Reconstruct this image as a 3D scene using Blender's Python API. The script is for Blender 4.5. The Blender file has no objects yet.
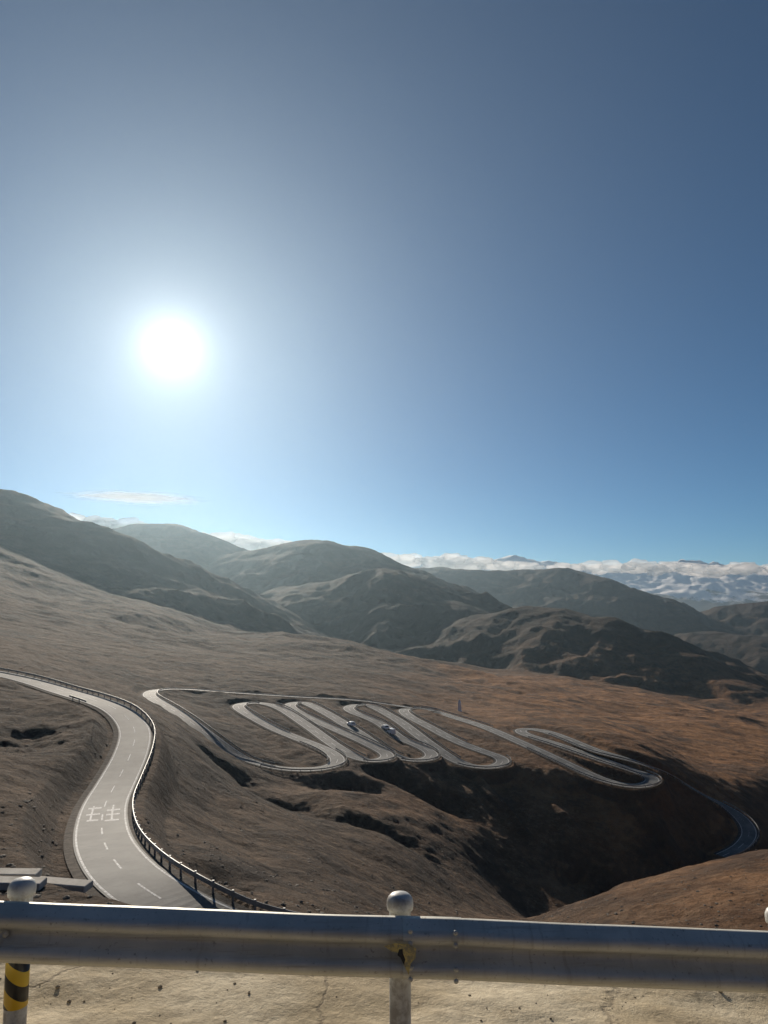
import bpy, bmesh, math, time, random
import numpy as np
from mathutils import Vector, kdtree, noise as mn
sc=bpy.context.scene
sc.view_settings.view_transform='Standard'; sc.view_settings.look='None'; sc.view_settings.exposure=0
random.seed(4)
# ------------------------------------------------------------ camera
EYE=2.2
cam=bpy.data.cameras.new("camera"); co=bpy.data.objects.new("camera",cam); sc.collection.objects.link(co)
cam.sensor_fit='VERTICAL'; cam.sensor_height=36; cam.lens=26; cam.clip_start=0.1; cam.clip_end=200000
co.location=(0,0,EYE); co.rotation_euler=(math.pi/2+math.radians(6.8),0,0); sc.camera=co
# ------------------------------------------------------------ terrain survey (world metres)
C=[(-23.6,48,-16.4),(-18.2,50,-16.9),(-13.4,57,-19.9),(-8.1,75,-26.8),(2.2,110,-41.7),(16.5,150,-57.2),(38.5,193,-75.6),
(-30.7,62,-18.4),(-40.5,88,-20.5),(-37.9,104,-24.6),(-21.7,66,-20.5),(-61.9,145,-20.5),(-45.3,136,-22.6),(-59.7,165,-19.8),(-99.3,195,-16.7),
(-77.2,180,-19),(-20.9,88,-27.1),(-34.5,130,-31.3),(-50.9,200,-34.2),(-37.6,215,-47.9),(-14.1,130,-39.4),(-24.3,222,-52.3),(3.5,170,-52.2),(4.9,235,-55.5),(-13.8,240,-50.7),
(32.8,262,-58.8),(54.9,262,-62.1),(45.9,228,-70.8),(56.7,205,-77.2),(73.2,215,-81.1),(103.4,240,-87),(151,270,-97.5),(41.5,150,-54.4),
(52.9,155,-53.9),(63,155,-52),(79.1,160,-51.6),(99.2,165,-51.6),(92.2,266,-61.4),(125.2,268,-77),(65.5,235,-73),(148.8,360,-74.8),
(175.3,350,-79.3),(128,450,-68.3),(262.1,520,-92.5),(312.6,750,-105.6),(242.9,850,-98),(95.1,620,-70.9),(38.3,440,-58.2),(-15.7,350,-45.9),
(-59.3,335,-41.6),(-92.8,300,-35.1),(14.9,700,-57.6),(-67,600,-45.1),(-137.2,560,-34.6),(-162.6,430,-26.1),(-153.4,300,-17.5),(-308.7,600,-5.6),
(-282.2,900,-9.5),(-112.1,1000,-43.9),
(-727,1400,185),(-597,1150,95),(-441,850,30),(-460,1050,38),(-306,700,-9),(-357,1000,2),(-232,650,-25),(-186,750,-39),(-331,1150,-12),(-200,1080,-48)]
def TH(th,r,z): return (r*math.sin(th),r*math.cos(th),z+EYE)
for th in (-1.3,-.5,-.25,0,.25,.5,1.3):
    C+= [TH(th,7,-4.3),TH(th,15,-8.3),TH(th,30,-14.6 if th>-.4 else -13)]
for th in (0,.25,.5): C.append(TH(th,60,-27.5))
C+=[TH(-.45,2500,20),TH(-.3,2300,-30),TH(0,2500,-120),TH(.45,2500,-220),TH(-.45,6000,0),TH(0,6000,-250),TH(.45,6000,-300),TH(-.45,45000,-300),TH(0,45000,-300),TH(.45,45000,-300),
 TH(.45,1200,-150),TH(.2,1300,-125),TH(0,1200,-90)]
C+=[TH(-1.3,50,-15),TH(-1.3,200,-10),TH(-1.3,1000,50),TH(-1.3,6000,0),TH(1.3,50,-20),TH(1.3,200,-70),TH(1.3,1000,-150),TH(1.3,6000,-300),TH(1.3,45000,-300),TH(-1.3,45000,-300)]
C=np.array(C,float)
def UV(x,y): return np.clip(np.arctan2(x,y),-1.4,1.4)*2.5, np.log(np.hypot(x,y)+1e-6)
def kern(d2): return 0.5*d2*np.log(d2+1e-12)
cu,cv=UV(C[:,0],C[:,1]); n=len(C)
K=kern((cu[:,None]-cu)**2+(cv[:,None]-cv)**2)+np.eye(n)*2e-4
Pm=np.stack([np.ones(n),cu,cv],1)
A=np.zeros((n+3,n+3)); A[:n,:n]=K; A[:n,n:]=Pm; A[n:,:n]=Pm.T
W=np.linalg.solve(A,np.concatenate([C[:,2]/np.hypot(C[:,0],C[:,1]),np.zeros(3)]))
def base(x,y):
    x=np.asarray(x,float); y=np.asarray(y,float)
    u,v=UV(x,y); out=W[n]+W[n+1]*u+W[n+2]*v
    for i in range(n): out=out+W[i]*kern((u-cu[i])**2+(v-cv[i])**2)
    return out*np.hypot(x,y)
rng=np.random.RandomState(7); perm=rng.permutation(256); perm=np.concatenate([perm,perm,perm])
ga=rng.rand(256)*2*math.pi; gx=np.cos(ga); gy=np.sin(ga)
def perlin(x,y):
    xi=np.floor(x).astype(np.int64); yi=np.floor(y).astype(np.int64); xf=x-xi; yf=y-yi
    u=xf*xf*xf*(xf*(xf*6-15)+10); v=yf*yf*yf*(yf*(yf*6-15)+10)
    def g(ix,iy,dx,dy):
        h=perm[(perm[ix&255]+iy)&255]; return gx[h]*dx+gy[h]*dy
    a=g(xi,yi,xf,yf); b=g(xi+1,yi,xf-1,yf); c=g(xi,yi+1,xf,yf-1); d=g(xi+1,yi+1,xf-1,yf-1)
    return (a+(b-a)*u)+((c+(d-c)*u)-(a+(b-a)*u))*v
def fbm(x,y,o=4,ridged=False):
    s=0;a=1
    for i in range(o):
        p=perlin(x+17.3*i,y-9.1*i); s=s+a*((1-2*np.abs(p)) if ridged else p); a*=.5; x=x*2.03; y=y*2.03
    return s
def ss(a,b,x):
    t=np.clip((x-a)/(b-a),0,1); return t*t*(3-2*t)
RIDG=[
 ([(-1105,1500,352),(-760,1400,213),(-660,1350,158),(-545,1250,92),(-430,1150,30),(-330,1080,-15)],.45,50),
 ([(-1394,3000,164),(-1059,2800,262),(-927,2800,287),(-813,2800,288),(-705,2750,252),(-618,2700,203),(-418,2500,87),(-228,2300,3)],.5,60),
 ([(-813,2800,283),(-602,2300,95),(-383,1800,-21)],.45,60),
 ([(-646,2600,142),(-453,2500,171),(-312,2450,191),(-192,2400,193),(-110,2400,180),(-29,2350,142),(47,2200,85),(150,2000,3),(237,1850,-71)],.5,60),
 ([(-192,2400,193),(-226,2000,43),(-201,1600,-50)],.45,60),
 ([(-145,2000,16),(-74,1900,61),(-10,1900,82),(52,1850,52),(128,1700,-2),(172,1500,-57)],.42,60),
 ([(-23,4200,88),(113,4000,164),(302,4000,180),(505,3900,155),(799,3800,156),(903,3700,162),(1018,3500,106),(1134,3300,12),(1228,3100,-59),(1346,3000,-116)],.45,60),
 ([(141,1600,-82),(213,1500,-27),(264,1450,-13),(330,1400,-16),(390,1350,-28),(444,1300,-53),(473,1200,-85),(490,1100,-113),(507,1000,-135),(551,900,-162)],.42,50),
 ([(922,2600,-142),(1055,2500,-103),(1178,2300,-107),(1429,2300,-119)],.4,60),
 ([(1338,3500,-113),(1434,3500,-66),(1577,3400,-24),(1700,3300,-1),(2004,3200,46)],.4,60)]
def ridges(x,y,h):
    wx=x+22*perlin(x/520,y/520)+8*perlin(x/130,y/130); wy=y+22*perlin(x/520+50,y/520)+8*perlin(x/130+9,y/130)
    spur=fbm(x/360,y/360,4,True)-1.3; fine=fbm(x/90,y/90,4,True)-1.3
    out=h
    for ri,(q,s,w) in enumerate(RIDG):
        best=np.full_like(x,-1e9)
        for (x0,y0,z0),(x1,y1,z1) in zip(q[:-1],q[1:]):
            dx,dy=x1-x0,y1-y0; t=np.clip(((wx-x0)*dx+(wy-y0)*dy)/(dx*dx+dy*dy),0,1)
            d=np.hypot(wx-x0-t*dx,wy-y0-t*dy)
            z=z0+t*(z1-z0)-s*(np.sqrt(d*d+w*w)-w)
            dn=np.clip(d-30,0,260)
            z=z+spur*dn*(.1 if ri==0 else .16)+fine*np.clip(d-10,3,110)*.055
            best=np.maximum(best,z)
        k=6.0; m=np.maximum(out,best); out=m+k*np.log1p(np.exp(-np.abs(out-best)/k))*.4
    return out
# ------------------------------------------------------------ road centre lines (world metres)
RL=[(-117.7,199.6),(-99.3,195),(-85.2,186.9),(-66.8,168.9),(-55.3,157.8),(-47.7,145.3),(-43.3,130.7),(-40.2,115.9),(-36.8,101.5),(-31.2,85.3),(-25.5,72.1),(-20,62.4),(-14.6,57.3),(-10.4,56),(-5.4,57),(4,60),(15,67)]
RS=[(28.1,380.3),(-2,375),(-30.6,361.3),(-62.1,350.8),(-87.7,341.6),(-96.4,322.5),(-92.8,298.8),(-80.8,279.4),(-61.4,253.7),(-47,241),(-38.2,239.5),(-26.5,241.4),(-17.8,243.6),(-15.2,252.9),(-20.6,265.8),(-30.7,278.1),(-43.8,291.9),(-56.6,308.7),(-61.8,320.5),(-56.5,331.6),(-44.7,325.5),(-28.9,296.4),(-15.4,267.5),(-6.4,256.1),(-.7,259.7),(1.4,267.5),(-3.3,276),(-12.9,288.3),(-25.8,305.8),(-38.1,324.5),(-41.8,336.8),(-36.9,344.8),(-25.4,326),(-11.3,297.4),(.4,274.2),(9.1,267.5),(15.7,273),(17.6,280.7),(13.6,288.7),(6.2,297.4),(-2.5,318.5),(-14.1,334.7),(-15.6,347),(-7.6,359),(4.8,334.2),(16.1,299.2),(25.8,277.7),(34.2,272.5),(42,277.2),(44.1,285.6),(36.9,293.2),(28.4,304.9),(19.7,325),(11,348.6),(10.2,368.7),(20.8,384.5),(39.5,349.1),(54.9,307.7),(68.4,281.2),(78.7,267.1),(87.8,263.4),(95,268.7),(92.9,272.5),(83,280.7),(69.8,302.5),(59.6,321.5),(60.4,332.7),(69.3,327.5),(82.5,291.4)]
RS=RS+[(97,283),(108,284),(118,283),(126.5,279),(127,268),(118.5,258.5),(109,253)]
def catmull(p,step=1.0):
    p=np.array(p,float); p=np.vstack([2*p[0]-p[1],p,2*p[-1]-p[-2]]); o=[]
    for i in range(1,len(p)-2):
        L=np.linalg.norm(p[i+1]-p[i]); m=max(2,int(L/step*2))
        for t in np.linspace(0,1,m,endpoint=False):
            o.append(.5*((2*p[i])+(-p[i-1]+p[i+1])*t+(2*p[i-1]-5*p[i]+4*p[i+1]-p[i+2])*t*t+(-p[i-1]+3*p[i]-3*p[i+1]+p[i+2])*t**3))
    o=np.array(o); s=np.concatenate([[0],np.cumsum(np.linalg.norm(np.diff(o,axis=0),axis=1))]); k=np.arange(0,s[-1],step)
    return np.stack([np.interp(k,s,o[:,j]) for j in range(2)],1)
def smooth(a,n):
    ker=np.ones(n)/n; return np.convolve(np.pad(a,(n//2,n-1-n//2),'edge'),ker,'valid')
ROADS=[]
for rp,hw in ((RL,2.9),(RS,2.5)):
    c=catmull(rp); c=np.stack([smooth(c[:,0],9),smooth(c[:,1],9)],1)
    z=smooth(base(c[:,0],c[:,1]),25); ROADS.append((c,z,hw))
# ------------------------------------------------------------ terrain mesh
E=np.exp; Ln=math.log
rr=np.concatenate([E(np.linspace(Ln(.8),Ln(45),90,endpoint=False)),E(np.linspace(Ln(45),Ln(900),760,endpoint=False)),E(np.linspace(Ln(900),Ln(6000),420,endpoint=False)),E(np.linspace(Ln(6000),Ln(60000),40))])
th=np.concatenate([np.linspace(-math.pi,-.62,60,endpoint=False),np.linspace(-.62,.62,760,endpoint=False),np.linspace(.62,math.pi,61)])
R,TT=np.meshgrid(rr,th,indexing='ij'); x=(R*np.sin(TT)).ravel(); y=(R*np.cos(TT)).ravel(); r=R.ravel()
H=base(x,y)
far=r>350
H[far]=ridges(x[far],y[far],H[far])
rough=ss(25,120,r)
rid=fbm(x/34+.6*y/34,y/80,5,True)-.9
H+= fbm(x/70,y/70,5)*1.5*ss(25,200,r)+ rid*.95*rough + fbm(x/8,y/8,5)*.5*ss(20,50,r)
H+= ss(420,700,r)*(fbm(x/260,y/260,4,True)-1)*9
gul=ss(.35,.9,fbm(x/20+.4*y/20,y/110,3,True))   # rills running down to the gully
H-= gul*2.2*ss(8,40,x)*ss(175,200,y)*(1-ss(262,280,y))
def pit(px,py,dz,sx,sy=None):
    sy=sy or sx
    global H
    H-=dz*np.exp(-((x-px)/sx)**2-((y-py)/sy)**2)*(1+.5*fbm(x/6,y/6,3))
pit(-29,200,6,12,8); pit(-45,215,4,9,6); pit(-3,188,6,14,9); pit(-17,79,3.2,4,5); pit(18,244,6,10,7); pit(3,248,6,8,6); pit(-12,230,5,9,6); pit(64,224,5,14,9)
pit(-62,128,2.5,8,14)
kd=kdtree.KDTree(sum(len(q[0]) for q in ROADS)); allz=[];allw=[];i=0
for c,z,hw in ROADS:
    for p,zz in zip(c,z): kd.insert((p[0],p[1],0),i); allz.append(zz); allw.append(hw); i+=1
kd.balance()
idx=np.where((r>40)&(r<520)&(np.abs(TT.ravel())<.75))[0]
dd=np.empty(len(idx)); zz=np.empty(len(idx))
for k,i in enumerate(idx):
    _,j,d=kd.find((x[i],y[i],0)); dd[k]=d-allw[j]; zz[k]=allz[j]
w=1-ss(1.3,5.0,dd); H[idx]=H[idx]*(1-w)+(zz-.22)*w
# pass shoulder carved flat under the viewer
SL=-.036; GZ=-.22
m=ss(5.3,7.2+.3*np.abs(x),y)
plat=GZ+SL*np.clip(x,-60,60)-.3+.45*np.clip(-y-9,0,400)
H=H*m+plat*(1-m)
def hgt(px,py):
    k=int(np.argmin((x-px)**2+(y-py)**2)); return float(H[k])
nr,nt=R.shape
me=bpy.data.meshes.new("terrain"); nv=nr*nt
me.vertices.add(nv); me.vertices.foreach_set("co",np.stack([x,y,H],1).ravel().astype(np.float32))
I=np.arange(nv).reshape(nr,nt); q=np.stack([I[:-1,:-1],I[:-1,1:],I[1:,1:],I[1:,:-1]],-1).reshape(-1,4)[:, ::-1]
nf=len(q); me.loops.add(nf*4); me.loops.foreach_set("vertex_index",q.ravel().astype(np.int32))
me.polygons.add(nf); me.polygons.foreach_set("loop_start",np.arange(0,nf*4,4,dtype=np.int32)); me.polygons.foreach_set("loop_total",np.full(nf,4,np.int32))
me.update(); me.polygons.foreach_set("use_smooth",np.ones(nf,bool))
terrain=bpy.data.objects.new("terrain",me); sc.collection.objects.link(terrain)
# ------------------------------------------------------------ material helpers
class MB:
    def __init__(s,name,rough=.9,spec=.3):
        s.m=bpy.data.materials.new(name); s.m.use_nodes=True; s.t=s.m.node_tree; s.b=s.t.nodes["Principled BSDF"]
        s.b.inputs["Roughness"].default_value=rough; s.b.inputs["Specular IOR Level"].default_value=spec
        s.geo=s.t.nodes.new("ShaderNodeNewGeometry"); s.pos=s.geo.outputs["Position"]
    def nd(s,ty,**kw):
        n_=s.t.nodes.new(ty)
        for k,v in kw.items(): setattr(n_,k,v)
        return n_
    def lk(s,a,b): s.t.links.new(a,b)
    def noise(s,scale,detail=6,rough=.6,vec=None,dist=0):
        n_=s.nd("ShaderNodeTexNoise"); n_.inputs["Scale"].default_value=scale; n_.inputs["Detail"].default_value=detail; n_.inputs["Roughness"].default_value=rough; n_.inputs["Distortion"].default_value=dist
        s.lk(vec or s.pos,n_.inputs["Vector"]); return n_.outputs["Fac"]
    def mapr(s,v,a,b,c=0,d=1):
        n_=s.nd("ShaderNodeMapRange"); n_.interpolation_type='SMOOTHSTEP'
        for i_,vv in zip((1,2,3,4),(a,b,c,d)): n_.inputs[i_].default_value=vv
        s.lk(v,n_.inputs[0]); return n_.outputs[0]
    def mix(s,f,a,b,mode='MIX'):
        n_=s.nd("ShaderNodeMix",data_type='RGBA',blend_type=mode)
        for sock,val in ((n_.inputs[0],f),(n_.inputs[6],a),(n_.inputs[7],b)):
            if isinstance(val,(int,float)): sock.default_value=val
            elif isinstance(val,tuple): sock.default_value=(*val,1)
            else: s.lk(val,sock)
        return n_.outputs[2]
    def math(s,op,a,b=0.0):
        n_=s.nd("ShaderNodeMath",operation=op)
        for sock,val in ((n_.inputs[0],a),(n_.inputs[1],b)):
            if isinstance(val,(int,float)): sock.default_value=val
            else: s.lk(val,sock)
        return n_.outputs[0]
    def bump(s,h,st,dist,prev=None):
        n_=s.nd("ShaderNodeBump"); n_.inputs["Strength"].default_value=st; n_.inputs["Distance"].default_value=dist; s.lk(h,n_.inputs["Height"])
        if prev is not None: s.lk(prev,n_.inputs["Normal"])
        s.lk(n_.outputs[0],s.b.inputs["Normal"]); return n_.outputs[0]
    def col(s,c):
        if isinstance(c,tuple): s.b.inputs["Base Color"].default_value=(*c,1)
        else: s.lk(c,s.b.inputs["Base Color"])
# terrain
t_=MB("dry_mountain_soil",.95,.1)
sep=t_.nd("ShaderNodeSeparateXYZ"); t_.lk(t_.pos,sep.inputs[0]); nsep=t_.nd("ShaderNodeSeparateXYZ"); t_.lk(t_.geo.outputs["Normal"],nsep.inputs[0])
big=t_.noise(.008,5,.6); mid=t_.noise(.05,8,.7); fin=t_.noise(.5,8,.75); grit=t_.noise(2.6,5,.75)
east=t_.mapr(t_.math('ADD',sep.outputs[0],t_.math('MULTIPLY',t_.math('SUBTRACT',big,.5),180)),-35,105)
grey=t_.mix(t_.mapr(mid,.35,.65),(.062,.045,.035),(.165,.115,.08))
orng=t_.mix(t_.mapr(mid,.35,.65),(.18,.085,.038),(.42,.21,.09))
c1=t_.mix(east,grey,orng)
c1=t_.mix(t_.mapr(fin,.45,.7),c1,t_.mix(.45,c1,(.36,.25,.16)))
c1=t_.mix(t_.mapr(grit,.5,.68),c1,t_.mix(.65,c1,(.035,.028,.025)))
patch=t_.noise(.02,9,.72); c1=t_.mix(t_.mapr(patch,.5,.6),c1,t_.mix(.6,c1,(.045,.038,.036)))
patch2=t_.noise(.11,8,.72); c1=t_.mix(t_.mapr(patch2,.53,.66),c1,t_.mix(.5,c1,(.04,.032,.03)))
dist=t_.mapr(sep.outputs[1],800,1400)
hill=t_.mix(t_.mapr(big,.35,.65),(.03,.022,.019),(.075,.05,.036)); hill=t_.mix(t_.mapr(mid,.4,.6),hill,t_.mix(.5,hill,(.025,.021,.019)))
c1=t_.mix(dist,c1,hill)
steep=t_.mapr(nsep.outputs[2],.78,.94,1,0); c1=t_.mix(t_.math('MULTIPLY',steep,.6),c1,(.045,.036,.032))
t_.col(c1)
b1=t_.bump(t_.noise(.12,9,.7),.8,4.0); b1=t_.bump(fin,.8,.8,b1); b1=t_.bump(grit,.5,.15,b1); t_.bump(t_.noise(.02,8,.6),.5,14,b1)
me.materials.append(t_.m)
# asphalt
a_=MB("worn_asphalt",.78,.16); am=a_.noise(.25,6,.6); af=a_.noise(6,5,.7); al=a_.noise(.9,7,.75)
ac=a_.mix(a_.mapr(am,.35,.7),(.13,.13,.128),(.21,.21,.2)); ac=a_.mix(a_.mapr(al,.55,.62),ac,t_ and a_.mix(.35,ac,(.07,.07,.07))); a_.col(ac); a_.bump(af,.4,.03)
wp=MB("road_paint",.8,.15); wp.col(wp.mix(wp.mapr(wp.noise(3,6,.7),.4,.6),(.8,.8,.78),(.45,.44,.42)))
gv=MB("gravel_verge",.95,.1); gv.col(gv.mix(gv.mapr(gv.noise(1.5,6,.7),.4,.6),(.06,.05,.044),(.13,.11,.09))); gv.bump(gv.noise(4,6,.7),.6,.1)
zinc=MB("galvanised_steel",.6,.4); zinc.b.inputs["Metallic"].default_value=.3; zinc.col(zinc.mix(zinc.mapr(zinc.noise(1.2,8,.7),.35,.7),(.2,.21,.21),(.34,.35,.36)))
conc=MB("pale_concrete",.9,.25); conc.col(conc.mix(conc.mapr(conc.noise(.8,8,.7),.3,.7),(.4,.37,.32),(.6,.56,.5))); conc.bump(conc.noise(5,6,.7),.4,.03)
def mesh(name,V,F,mats,smooth_=False,fm=None,parent=None,loc=None):
    m_=bpy.data.meshes.new(name); m_.from_pydata(V,[],F); o=bpy.data.objects.new(name,m_); sc.collection.objects.link(o)
    for k in (mats if isinstance(mats,(list,tuple)) else [mats]): m_.materials.append(k.m if hasattr(k,'m') else k)
    if fm is not None: m_.polygons.foreach_set("material_index",fm)
    if smooth_: m_.polygons.foreach_set("use_smooth",[True]*len(F))
    if parent: o.parent=parent
    if loc: o.location=loc
    return o
def strip(c,z,s0,s1,dz,k0=0,k1=None):
    t=np.gradient(c,axis=0); t/=np.linalg.norm(t,axis=1)[:,None]; nn=np.stack([-t[:,1],t[:,0]],1)
    k1=k1 or len(c); V=[];F=[]
    for k in range(k0,k1):
        for s in (s0,s1): V.append((c[k,0]+nn[k,0]*s,c[k,1]+nn[k,1]*s,z[k]+dz))
    F=[(2*k,2*k+2,2*k+3,2*k+1) for k in range(k1-k0-1)]
    return V,F
def merge(parts):
    V=[];F=[]
    for v,f in parts:
        b=len(V); V+=v; F+=[tuple(i+b for i in g) for g in f]
    return V,F
def box(cx,cy,cz,sx,sy,sz,ang=0):
    ca,sa=math.cos(ang),math.sin(ang); V=[]
    for dz in (-.5,.5):
        for dx,dy in ((-.5,-.5),(.5,-.5),(.5,.5),(-.5,.5)):
            a,b=dx*sx,dy*sy; V.append((cx+a*ca-b*sa,cy+a*sa+b*ca,cz+dz*sz))
    return V,[(3,2,1,0),(4,5,6,7),(0,1,5,4),(1,2,6,5),(2,3,7,6),(3,0,4,7)]
for ri,(c,z,hw) in enumerate(ROADS):
    root=bpy.data.objects.new("mountain_road",None); sc.collection.objects.link(root)
    v,f=strip(c,z,-hw-.9,hw+.9,-.08); mesh("verge",v,f,gv,parent=root)
    v,f=strip(c,z,-hw,hw,0); mesh("asphalt",v,f,a_,parent=root)
    parts=[strip(c,z,s-.1,s+.1,.006) for s in (-hw+.3,hw-.3)]
    for k in range(0,len(c)-5,9): parts.append(strip(c,z,-.09,.09,.006,k,k+5))
    if ri==0:
        k=int(np.argmin(np.hypot(c[:,0]+34.7,c[:,1]-99.5)))
        for kk,s0,s1 in ((0,-1.9,-.3),(2,.4,2.0),(4,-1.9,-.3),(5,.4,2.0),(8,-1.7,-.4),(9,.3,1.9)): parts.append(strip(c,z,s0,s1,.008,k+kk,k+kk+2))
        for s in (-1.3,1.1): parts.append(strip(c,z,s-.12,s+.12,.010,k-1,k+10))
    v,f=merge(parts); mesh("markings",v,f,wp,parent=root)
    t=np.gradient(c,axis=0); t/=np.linalg.norm(t,axis=1)[:,None]; nn=np.stack([-t[:,1],t[:,0]],1)
    parts=[]
    for sgn in (-1,1):
        off=hw+.55; pts=c+nn*sgn*off; out=c+nn*sgn*(off+5); drop=smooth(z-base(out[:,0],out[:,1]),9)
        on=drop>(.15 if ri else -.2)
        for k in range(len(c)-1):
            if on[k] and on[k+1]:
                a,b=pts[k],pts[k+1]
                v=[(a[0],a[1],z[k]+.42),(b[0],b[1],z[k+1]+.42),(b[0],b[1],z[k+1]+.8),(a[0],a[1],z[k]+.8)]
                n2=nn[k]*sgn*.08; v+= [(p[0]+n2[0],p[1]+n2[1],p[2]) for p in v]
                parts.append((v,[(0,1,2,3),(7,6,5,4),(3,2,6,7),(0,4,5,1)]))
                if k%3==0: parts.append(box(a[0]+n2[0]*1.8,a[1]+n2[1]*1.8,z[k]+.3,.16,.16,1.1))
    v,f=merge(parts); g=mesh("roadside_guardrail",v,f,zinc)
# ------------------------------------------------------------ vehicles
def car(px,py,paint,ang,L=4.7,Wd=1.9,Ht=1.75,van=False):
    root=bpy.data.objects.new("delivery_van" if van else "passenger_car",None); sc.collection.objects.link(root)
    if van: prof=[(-2.4,.35),(-2.45,1.2),(-2.4,2.2),(.9,2.25),(1.5,1.9),(1.95,1.25),(2.5,1.1),(2.6,.7),(2.55,.35)]
    else: prof=[(-2.3,.35),(-2.35,.8),(-2.2,1.05),(-1.9,1.65),(-1.3,1.75),(.3,1.72),(.75,1.5),(1.15,1.08),(2.1,.98),(2.32,.75),(2.3,.35)]
    nP=len(prof); V=[]; 
    for sx in (-1,1):
        for (a,b) in prof: V.append((a,sx*(Wd/2-(.22 if b>1.15 else 0)),b))
    F=[tuple(range(nP-1,-1,-1)),tuple(range(nP,2*nP))]+[(k,(k+1)%nP,nP+(k+1)%nP,nP+k) for k in range(nP)]
    b_=mesh("body",V,F,paint,parent=root)
    bv=b_.modifiers.new("b",'BEVEL'); bv.width=.06; bv.segments=2
    gl=[]
    for sx in (-1,1):
        yy=sx*(Wd/2-.1); 
        gl.append(([(-1.75,yy,1.12),(.75,yy,1.12),(.35,yy-sx*.1,1.6),(-1.35,yy-sx*.1,1.6)],[(0,1,2,3)]) if not van else ([(.2,yy,1.3),(1.7,yy,1.3),(1.35,yy-sx*.1,1.95),(.2,yy-sx*.1,1.95)],[(0,1,2,3)]))
    x0,x1,z0,z1=(1.1,.42,1.12,1.66) if not van else (1.95,1.48,1.3,1.95)
    gl.append(([(x0+.02,-.7,z0),(x0+.02,.7,z0),(x1+.03,.6,z1),(x1+.03,-.6,z1)],[(0,1,2,3)]))
    if not van: gl.append(([(-2.17,-.7,1.12),(-2.17,.7,1.12),(-1.93,.6,1.6),(-1.93,-.6,1.6)],[(3,2,1,0)]))
    v,f=merge(gl); mesh("windows",v,f,GLASS,parent=root)
    wh=[]
    for wx in (-1.45,1.5):
        for wy in (-Wd/2+.08,Wd/2-.08):
            ring=[(wx+.36*math.cos(a*math.pi/8),wy+s*.12,.36+.36*math.sin(a*math.pi/8)) for s in (-1,1) for a in range(16)]
            wh.append((ring,[tuple(range(16)),tuple(range(31,15,-1))]+[(a,16+a,16+(a+1)%16,(a+1)%16) for a in range(16)]))
    v,f=merge(wh); mesh("wheels",v,f,RUB,parent=root)
    best=None
    for c,z,hw in ROADS:
        d=np.hypot(c[:,0]-px,c[:,1]-py); k=int(np.argmin(d))
        if best is None or d[k]<best[0]: best=(d[k],c,z,k)
    _,c,z,k=best; tt=c[min(k+2,len(c)-1)]-c[max(k-2,0)]; tt/=np.linalg.norm(tt)
    root.location=(c[k,0]-tt[1]*1.3,c[k,1]+tt[0]*1.3,z[k]+.01); root.rotation_euler=(0,0,math.atan2(tt[1],tt[0])+ang)
GLASS=MB("dark_glass",.1,.5); GLASS.col((.02,.025,.03)); RUB=MB("rubber",.8); RUB.col((.02,.02,.02))
PW=MB("white_paint",.3,.5); PW.col((.85,.85,.84)); PD=MB("dark_paint",.3,.5); PD.col((.05,.05,.06))
car(.4,308.7,PW,0); car(7.2,303,PW,0,van=True); car(-10.8,304.9,PW,math.pi)
# stone marker
mz=hgt(39,391)
V=[];F=[];rings=[(1.3,0),(1.3,.6),(.95,.65),(.75,4.6),(.85,4.65),(.4,5.6),(.02,6.4)]
for a,hh in rings: V+=[(a*sx*.8,a*sy*.8,hh) for sx,sy in ((-1,-1),(1,-1),(1,1),(-1,1))]
for k in range(len(rings)-1): F+=[(4*k+j,4*k+(j+1)%4,4*k+4+(j+1)%4,4*k+4+j) for j in range(4)]
mesh("stone_obelisk",V,F,PW,loc=(39,391,mz-.1)).rotation_euler=(0,0,1.2)
# concrete slabs beside near road
for (px,py,L,an,dz) in ((-27.5,55.5,5.6,.05,.45),(-23.2,56.0,4.2,-.12,.35),(-26.5,53.2,6.4,.02,.3)):
    v,f=box(0,0,0,L,1.3,.5); o=mesh("concrete_barrier",v,f,conc,loc=(px,py,hgt(px,py)+dz)); o.rotation_euler=(0,.03,an); bb=o.modifiers.new("b",'BEVEL'); bb.width=.08; bb.segments=2
# ------------------------------------------------------------ rocks on slopes
bm=bmesh.new(); bmesh.ops.create_icosphere(bm,subdivisions=1,radius=1); iv=[v.co.copy() for v in bm.verts]; iF=[tuple(v.index for v in f.verts) for f in bm.faces]; bm.free()
parts=[]
cand=np.where((r>38)&(r<260)&(np.abs(TT.ravel())<.6))[0]; dmap=dict(zip(idx.tolist(),dd.tolist()))
for k in rng.choice(cand,6500):
    if dmap.get(int(k),9)<1.5: continue
    if perlin(np.array([x[k]/25]),np.array([y[k]/25]))[0]<-.1: continue
    s=.05+.22*random.random()**4+ .0004*r[k]
    sx,sy,sz=s*random.uniform(.7,1.4),s*random.uniform(.7,1.3),s*random.uniform(.3,.6)
    a=random.random()*6.28; ca,sa=math.cos(a),math.sin(a)
    V=[]
    for v in iv:
        q_=v*random.uniform(.8,1.15); V.append((x[k]+(q_.x*ca-q_.y*sa)*sx,y[k]+(q_.x*sa+q_.y*ca)*sy,H[k]+q_.z*sz+sz*.2))
    parts.append((V,iF))
v,f=merge(parts); rk=MB("rock",.9,.25); rk.col(rk.mix(rk.mapr(rk.noise(.5,4),.4,.6),(.1,.085,.07),(.22,.19,.15))); mesh("scattered_rocks",v,f,rk)
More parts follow.
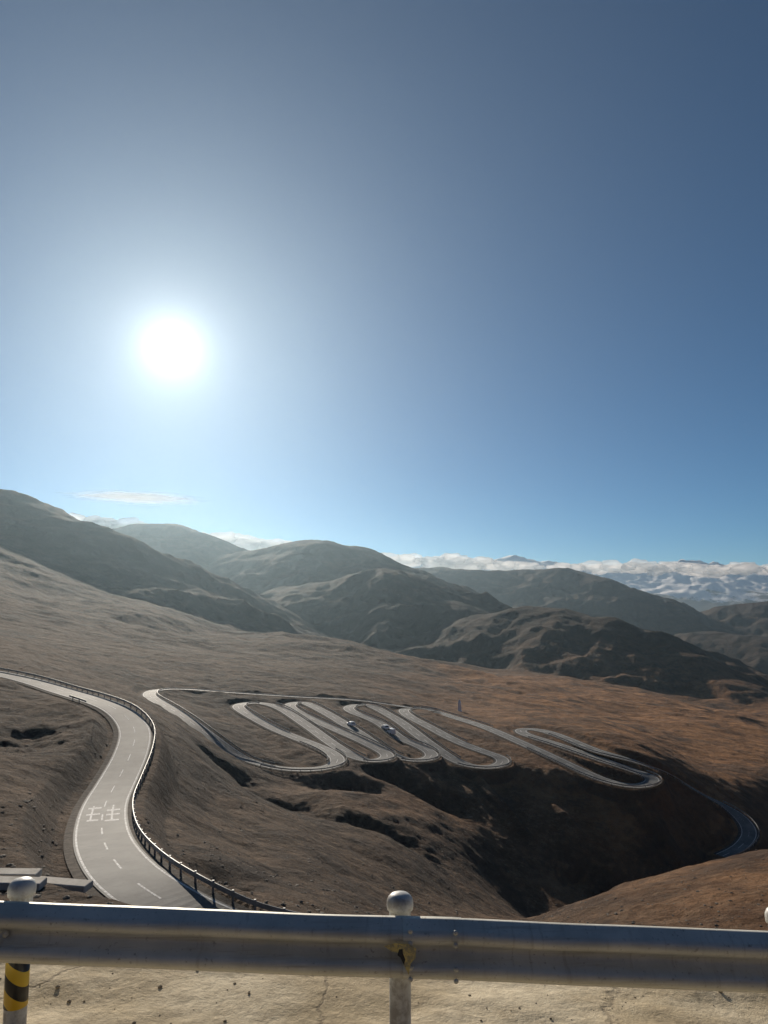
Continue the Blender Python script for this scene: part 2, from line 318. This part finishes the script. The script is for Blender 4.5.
# ------------------------------------------------------------ shoulder in the foreground
def grid(name,x0,x1,y0,y1,nx,ny,fz,mat_):
    V=[];F=[]
    for j in range(ny+1):
        for i in range(nx+1):
            px=x0+(x1-x0)*i/nx; py=y0+(y1-y0)*j/ny; V.append(fz(px,py,i/nx,j/ny))
    for j in range(ny):
        for i in range(nx):
            a=j*(nx+1)+i; F.append((a,a+1,a+nx+2,a+nx+1))
    return mesh(name,V,F,mat_,True)
def lump(px,py): return .03*mn.noise(Vector((px*.9,py*1.6,0)))+.018*mn.noise(Vector((px*3,py*4,4)))+.008*mn.noise(Vector((px*9,py*9,0)))
def fsh(px,py,s,t):
    e=mn.noise(Vector((px*.9,0,1)))*.25+mn.noise(Vector((px*4,3,1)))*.08
    yy=py+(e*((t-.8)/.2) if t>.8 else 0)
    z=GZ+SL*px+lump(px,py)*min(1,max(0,(py-4)*2))
    if t>.97: z-=.5
    return px,yy,z
sh=MB("dusty_concrete",.92,.15)
s1=sh.noise(1.1,8,.65); s2=sh.noise(14,6,.75); vor=sh.nd("ShaderNodeTexVoronoi"); vor.feature='DISTANCE_TO_EDGE'; vor.inputs["Scale"].default_value=.45
wv=sh.nd("ShaderNodeVectorMath",operation='ADD'); nz=sh.nd("ShaderNodeTexNoise"); nz.inputs["Scale"].default_value=1.6; nz.inputs["Detail"].default_value=8; sh.lk(sh.pos,nz.inputs["Vector"]); sh.lk(nz.outputs["Color"],wv.inputs[0]); sh.lk(sh.pos,wv.inputs[1]); sh.lk(wv.outputs[0],vor.inputs["Vector"])
crk=sh.mapr(vor.outputs["Distance"],0,.012,1,0)
cc=sh.mix(sh.mapr(s1,.35,.65),(.52,.42,.27),(.7,.6,.43)); cc=sh.mix(sh.mapr(s2,.4,.7),cc,sh.mix(.5,cc,(.3,.24,.16))); cc=sh.mix(sh.mapr(sh.noise(.7,7,.7),.52,.66),cc,sh.mix(.4,cc,(.28,.22,.15))); cc=sh.mix(sh.math('MULTIPLY',crk,.45),cc,(.15,.12,.09)); sh.col(cc)
bb=sh.bump(s2,.6,.02); bb=sh.bump(sh.noise(3,6,.7),.5,.05,bb); 
hb=sh.math('SUBTRACT',1.0,crk); sh.bump(hb,.3,.02,bb)
grid("road_shoulder",-14,14,2.5,5.65,360,80,fsh,sh)
grid("road",-60,60,-5,2.5,60,8,lambda px,py,s,t:(px,py,GZ+SL*px-.02),a_)
parts=[]
for k in range(320):
    px,py=random.uniform(-5,5),random.uniform(4.2,5.5); s=.004+.014*random.random()**4
    V=[(px+v.x*s*random.uniform(.8,1.3),py+v.y*s*random.uniform(.8,1.3),GZ+SL*px+lump(px,py)+(v.z*.6+.3)*s) for v in iv]; parts.append((V,iF))
v,f=merge(parts); rk2=MB("pebble",.9,.2); rk2.col((.3,.25,.18)); mesh("gravel",v,f,rk2)
# ------------------------------------------------------------ near guardrail
RY=4.25; BZ=GZ+.56
gr=bpy.data.objects.new("guardrail",None); sc.collection.objects.link(gr)
zn=MB("weathered_zinc",.5,.4); zn.b.inputs["Metallic"].default_value=.22
z1=zn.noise(2.2,9,.7); mp=zn.nd("ShaderNodeMapping"); mp.inputs["Scale"].default_value=(1,6,30); zn.lk(zn.pos,mp.inputs[0]); z2=zn.noise(1.5,6,.7,mp.outputs[0]); z3=zn.noise(40,3,.6)
mp3=zn.nd("ShaderNodeMapping"); mp3.inputs["Scale"].default_value=(22,4,1.5); zn.lk(zn.pos,mp3.inputs[0]); z4=zn.noise(1,6,.7,mp3.outputs[0])
zc=zn.mix(zn.mapr(z1,.3,.7),(.55,.55,.49),(.74,.73,.66)); zc=zn.mix(zn.mapr(z2,.5,.75),zc,(.44,.41,.34)); zc=zn.mix(zn.mapr(z3,.6,.75),zc,(.38,.36,.31)); zc=zn.mix(zn.mapr(z4,.55,.75,0,.6),zc,(.36,.32,.25)); zn.col(zc)
zn.lk(zn.mapr(z1,.3,.7,.42,.65),zn.b.inputs["Roughness"]); zn.bump(z3,.15,.004)
prof=[(-.156,-.004),(-.15,.012),(-.135,.03),(-.118,.06),(-.105,.078),(-.088,.084),(-.068,.082),(-.052,.07),(-.036,.04),(-.02,.014),(0,.006)]
prof=prof+[(-a,b) for a,b in prof[-2::-1]]
def beam(x0,x1,y0,name):
    V=[];F=[];nx=int((x1-x0)/.05); npf=len(prof)
    for i in range(nx+1):
        px=x0+(x1-x0)*i/nx; wob=.006*math.sin(px*1.7)+.008*mn.noise(Vector((px*1.6,0,0)))
        for dz,dyy in prof: V.append((px,y0-dyy*(1+.12*mn.noise(Vector((px*2.3,dz*9,3))))+wob,BZ+dz+SL*px+.005*mn.noise(Vector((px*1.1,5,0)))))
    for i in range(nx):
        for j in range(npf-1):
            a=i*npf+j; F.append((a,a+npf,a+npf+1,a+1))
    o=mesh(name,V,F,zn,True,parent=gr); so=o.modifiers.new("s",'SOLIDIFY'); so.thickness=.004; so.offset=0; return o
beam(-16,.42,RY,"beam_1"); beam(.10,16,RY-.009,"beam_2")
pw=MB("painted_post",.5,.4); pw.col(pw.mix(pw.mapr(pw.noise(9,6,.7),.42,.62),(.6,.6,.57),(.34,.32,.29)))
yl=MB("yellow_reflector",.4,.5); bkm=MB("black_band",.6,.4); bkm.col((.03,.03,.03))
mp2=yl.nd("ShaderNodeSeparateXYZ"); yl.lk(yl.pos,mp2.inputs[0]); st=yl.math('FRACT',yl.math('MULTIPLY',yl.math('ADD',mp2.outputs[2],yl.math('MULTIPLY',mp2.outputs[0],.7)),6.5)); yl.col(yl.mix(yl.mapr(st,.49,.51),(.02,.02,.02),(.75,.5,.04)))
def lathe(name,rings,loc,mat_,seg=28):
    V=[];F=[]
    for rad,zz_ in rings: V+=[(rad*math.cos(a*2*math.pi/seg),rad*math.sin(a*2*math.pi/seg),zz_) for a in range(seg)]
    for k in range(len(rings)-1): F+=[(seg*k+j,seg*k+(j+1)%seg,seg*k+seg+(j+1)%seg,seg*k+seg+j) for j in range(seg)]
    return mesh(name,V,F,mat_,True,parent=gr,loc=loc)
for k in range(-7,8):
    px=.09+2.13*k; zb=GZ+SL*px; py=RY+.14
    lathe(f"post_{k+8}",[(.06,-.3),(.06,.72)],(px,py,zb),pw)
    lathe(f"post_cap_{k+8}",[(.0615,.70),(.073,.702),(.075,.725),(.074,.745),(.066,.765),(.05,.78),(.026,.788),(.001,.79)],(px,py,zb),pw)
    if k in(-1,3,-5): lathe(f"hazard_band_{k+8}",[(.0615,.12),(.0625,.12),(.0625,.37),(.0615,.37)],(px,py,zb),yl)
    v,f=box(0,0,.567,.12,.07,.2); mesh(f"spacer_{k+8}",v,f,zn,parent=gr,loc=(px,RY+.045,zb))
    lathe(f"bolt_{k+8}",[(.018,0),(.018,.008),(.012,.014),(.001,.016)],(px,RY-.02,zb+.56),zn,12).rotation_euler=(math.pi/2,0,0)
for bx in (.14,.38):
    for bz in (-.12,-.06,.06,.12): lathe("splice_bolt",[(.013,0),(.013,.006),(.008,.01),(.001,.011)],(bx,RY-(.09 if abs(bz)<.1 else .085),BZ+bz+SL*bx),zn,10).rotation_euler=(math.pi/2,0,0)
def fl(name,pts,mat_,dy):
    V=[(.0+a,RY-.1-dy+c_,BZ-.007+b) for a,b,c_ in pts]; return mesh(name,V,[tuple(range(len(V)))],mat_,parent=gr)
yp=MB("faded_yellow",.7,.3); yp.col(yp.mix(yp.mapr(yp.noise(30,5,.7),.45,.6),(.75,.6,.22),(.4,.34,.2)))
fl("torn_sticker",[(.0,.055,0),(.06,.07,0),(.13,.065,0),(.17,.045,-.006),(.165,.0,-.01),(.14,-.03,-.004),(.13,-.085,-.01),(.1,-.03,0),(.08,.02,0),(.04,.028,0)],yp,.004)
fl("sticker_backing",[(.08,.04,0),(.11,.04,0),(.115,-.0,0),(.105,-.04,0),(.085,-.0,0),(.07,.01,0)],bkm,.006)
# ------------------------------------------------------------ snow mountains
cx=[-9000,-5000,-1070,2335,3186,3916,4524,5254,6227,7686,9340,11335,16000]; cz=[1500,1300,930,870,1010,880,790,680,790,850,760,900,920]
nx,ny=520,150; gxs=np.linspace(-9000,16000,nx+1); gys=np.linspace(13500,24000,ny+1); GX,GY=np.meshgrid(gxs,gys)
crest=np.interp(GX.ravel(),cx,cz); X_=GX.ravel(); Y_=GY.ravel()
pr=1-np.abs(Y_-18000)/4300; pr=np.clip(pr,-.3,1)
rg=fbm(X_/2300,Y_/2300,6,True)
Z_=-350+(crest+350)*np.clip(pr,0,1)**.9*(.80+.14*rg)+60*(fbm(X_/400,Y_/400,4,True))*np.clip(pr+.1,0,1)-200*(pr<=0)
V=np.stack([X_,Y_,Z_],1).tolist(); F=[(j*(nx+1)+i,j*(nx+1)+i+1,(j+1)*(nx+1)+i+1,(j+1)*(nx+1)+i) for j in range(ny) for i in range(nx)]
sn=MB("snow_and_rock",.8,.3); sp=sn.nd("ShaderNodeSeparateXYZ"); sn.lk(sn.pos,sp.inputs[0])
alt=sn.math('ADD',sp.outputs[2],sn.math('MULTIPLY',sn.math('SUBTRACT',sn.noise(.0022,8,.7),.5),1500))
sn.col(sn.mix(sn.mapr(alt,-60,140),(.1,.1,.105),(.92,.93,.94))); sn.bump(sn.noise(.004,8,.7),.4,30)
mesh("snow_mountains",V,F,sn,True)
# ------------------------------------------------------------ clouds
cl=bpy.data.materials.new("cloud"); cl.use_nodes=True; ct=cl.node_tree; ct.nodes.clear(); o_=ct.nodes.new("ShaderNodeOutputMaterial"); d_=ct.nodes.new("ShaderNodeBsdfDiffuse"); tr=ct.nodes.new("ShaderNodeBsdfTranslucent"); mx=ct.nodes.new("ShaderNodeMixShader")
d_.inputs[0].default_value=(.98,.98,.98,1); tr.inputs[0].default_value=(.98,.98,.98,1); mx.inputs[0].default_value=.7; ct.links.new(d_.outputs[0],mx.inputs[1]); ct.links.new(tr.outputs[0],mx.inputs[2])
tpc=ct.nodes.new("ShaderNodeBsdfTransparent"); mxc=ct.nodes.new("ShaderNodeMixShader"); mxc.inputs[0].default_value=.58; ct.links.new(mx.outputs[0],mxc.inputs[1]); ct.links.new(tpc.outputs[0],mxc.inputs[2]); ct.links.new(mxc.outputs[0],o_.inputs[0])
bm=bmesh.new(); bmesh.ops.create_icosphere(bm,subdivisions=3,radius=1); sv=[v.co.copy() for v in bm.verts]; sF=[tuple(v.index for v in f.verts) for f in bm.faces]; bm.free()
def bank(x0,x1,z0,z1,yy,rad,cnt,spread):
    parts=[]
    for k in range(cnt):
        t=(k+random.random())/cnt; px=x0+(x1-x0)*t; env=math.sin(math.pi*min(1,max(.0,t)))**.4
        rd=rad*random.uniform(.5,1.1)*(.4+.6*env); pz=z0+(z1-z0)*t-rad*.7+random.uniform(-.35,.35)*rad*env; py=yy+random.uniform(-spread,spread)
        off=Vector((px*.01,py*.01,k))
        V=[]
        for v in sv:
            s=1+.45*mn.fractal(v*1.6+off,.8,2.1,5); V.append((px+v.x*rd*1.9*s,py+v.y*rd*1.1*s,pz+v.z*rd*.8*s))
        parts.append((V,sF))
    v,f=merge(parts); mesh("cloud_bank",v,f,cl,True)
bank(-5400,-3300,1370,1120,11000,140,26,200)
bank(-2850,-1100,1000,870,11000,130,20,200)
bank(-300,2300,730,570,11000,120,28,200)
bank(3000,9200,690,620,13200,140,46,200)
# lens-shaped cloud
lc=bpy.data.materials.new("thin_cloud"); lc.use_nodes=True; lt=lc.node_tree; pb=lt.nodes["Principled BSDF"]; lt.nodes.remove(pb); o_=lt.nodes["Material Output"]
tc=lt.nodes.new("ShaderNodeTexCoord"); ln=lt.nodes.new("ShaderNodeVectorMath"); ln.operation='LENGTH'; lt.links.new(tc.outputs["Object"],ln.inputs[0])
lnz=lt.nodes.new("ShaderNodeTexNoise"); lnz.inputs["Scale"].default_value=2.2; lnz.inputs["Detail"].default_value=6; lt.links.new(tc.outputs["Object"],lnz.inputs["Vector"]); lad=lt.nodes.new("ShaderNodeMath"); lad.operation='ADD'; lt.links.new(ln.outputs["Value"],lad.inputs[0]); lt.links.new(lnz.outputs["Fac"],lad.inputs[1])
mr=lt.nodes.new("ShaderNodeMapRange"); mr.interpolation_type='SMOOTHSTEP'; mr.inputs[1].default_value=1.45; mr.inputs[2].default_value=.7; mr.inputs[3].default_value=0; mr.inputs[4].default_value=.5; lt.links.new(lad.outputs[0],mr.inputs[0])
tr2=lt.nodes.new("ShaderNodeBsdfTranslucent"); tr2.inputs[0].default_value=(.98,.97,.95,1); tp=lt.nodes.new("ShaderNodeBsdfTransparent"); mx2=lt.nodes.new("ShaderNodeMixShader"); lt.links.new(mr.outputs[0],mx2.inputs[0]); lt.links.new(tp.outputs[0],mx2.inputs[1]); lt.links.new(tr2.outputs[0],mx2.inputs[2]); lt.links.new(mx2.outputs[0],o_.inputs[0])
V=[];F=[]
for lay in range(5):
    zc_=(lay-2)*.35; sc_=math.sqrt(max(.05,1-(zc_)**2)); b0=len(V)
    for j in range(13):
        for i in range(25):
            px=-1+2*i/24; py=-1+2*j/12; V.append((px*sc_,py*sc_,zc_*.9+.25*mn.noise(Vector((px*2,py*2,lay)))))
    F+=[(b0+j*25+i,b0+j*25+i+1,b0+(j+1)*25+i+1,b0+(j+1)*25+i) for j in range(12) for i in range(24)]
o=mesh("lenticular_cloud",V,F,lc,True,loc=(-4050,12000,1670)); o.scale=(1300,900,60); o.rotation_euler=(0,.02,0)
# ------------------------------------------------------------ sun, sky, haze
az=math.radians(-16.5); el=math.radians(18.6)
sd=Vector((math.sin(az)*math.cos(el),math.cos(az)*math.cos(el),math.sin(el)))
l=bpy.data.lights.new("sun",'SUN'); l.energy=5; l.angle=math.radians(.5); l.color=(1,.9,.76); lo=bpy.data.objects.new("sun",l); sc.collection.objects.link(lo); lo.rotation_euler=sd.to_track_quat('Z','Y').to_euler()
wd=bpy.data.worlds.new("World"); sc.world=wd; wd.use_nodes=True; wt=wd.node_tree; N=wt.nodes.new; Lk=wt.links.new
sky=N("ShaderNodeTexSky"); sky.sky_type='NISHITA'; sky.sun_disc=False; sky.sun_elevation=el; sky.sun_rotation=az; sky.altitude=4500; sky.air_density=1; sky.dust_density=.3; sky.ozone_density=3
tint=N("ShaderNodeMix"); tint.data_type='RGBA'; tint.blend_type='MULTIPLY'; tint.inputs[0].default_value=1; tint.inputs[7].default_value=(.53,.9,1,1); Lk(sky.outputs[0],tint.inputs[6])
bg=wt.nodes["Background"]; bg.inputs[1].default_value=.056; Lk(tint.outputs[2],bg.inputs[0])
tcw=N("ShaderNodeTexCoord"); dt=N("ShaderNodeVectorMath"); dt.operation='DOT_PRODUCT'; Lk(tcw.outputs["Generated"],dt.inputs[0]); dt.inputs[1].default_value=sd
def M(op,a,b=0.0):
    k=N("ShaderNodeMath"); k.operation=op
    for s_,v_ in ((k.inputs[0],a),(k.inputs[1],b)):
        if isinstance(v_,(int,float)): s_.default_value=v_
        else: Lk(v_,s_)
    return k.outputs[0]
ang=M('ARCCOSINE',M('MINIMUM',dt.outputs["Value"],.999999))
def ex(sig): return M('EXPONENT',M('MULTIPLY',ang,-1/sig))
aure=M('ADD',M('MULTIPLY',ex(.022),1.6),M('ADD',M('MULTIPLY',ex(.12),.37),M('MULTIPLY',ex(.36),.22)))
disc=N("ShaderNodeMapRange"); disc.interpolation_type='SMOOTHSTEP'; disc.inputs[1].default_value=.026; disc.inputs[2].default_value=.014; disc.inputs[3].default_value=0; disc.inputs[4].default_value=6; Lk(ang,disc.inputs[0])
g=N("ShaderNodeBackground"); g.inputs[0].default_value=(.94,1,.94,1); Lk(M('ADD',aure,disc.outputs[0]),g.inputs[1]); ad=N("ShaderNodeAddShader"); Lk(bg.outputs[0],ad.inputs[0]); Lk(g.outputs[0],ad.inputs[1]); Lk(ad.outputs[0],wt.nodes["World Output"].inputs[0])
v,f=box(0,3000,-50,16000,10000,800); hz=mesh("haze",v,f,[])
hm=bpy.data.materials.new("haze"); hm.use_nodes=True; hn=hm.node_tree; hn.nodes.clear(); ou=hn.nodes.new("ShaderNodeOutputMaterial"); vs=hn.nodes.new("ShaderNodeVolumeScatter"); vs.inputs["Density"].default_value=4.2e-5; vs.inputs["Anisotropy"].default_value=.72; vs.inputs["Color"].default_value=(.62,.84,1,1); hn.links.new(vs.outputs[0],ou.inputs["Volume"]); hz.data.materials.append(hm)
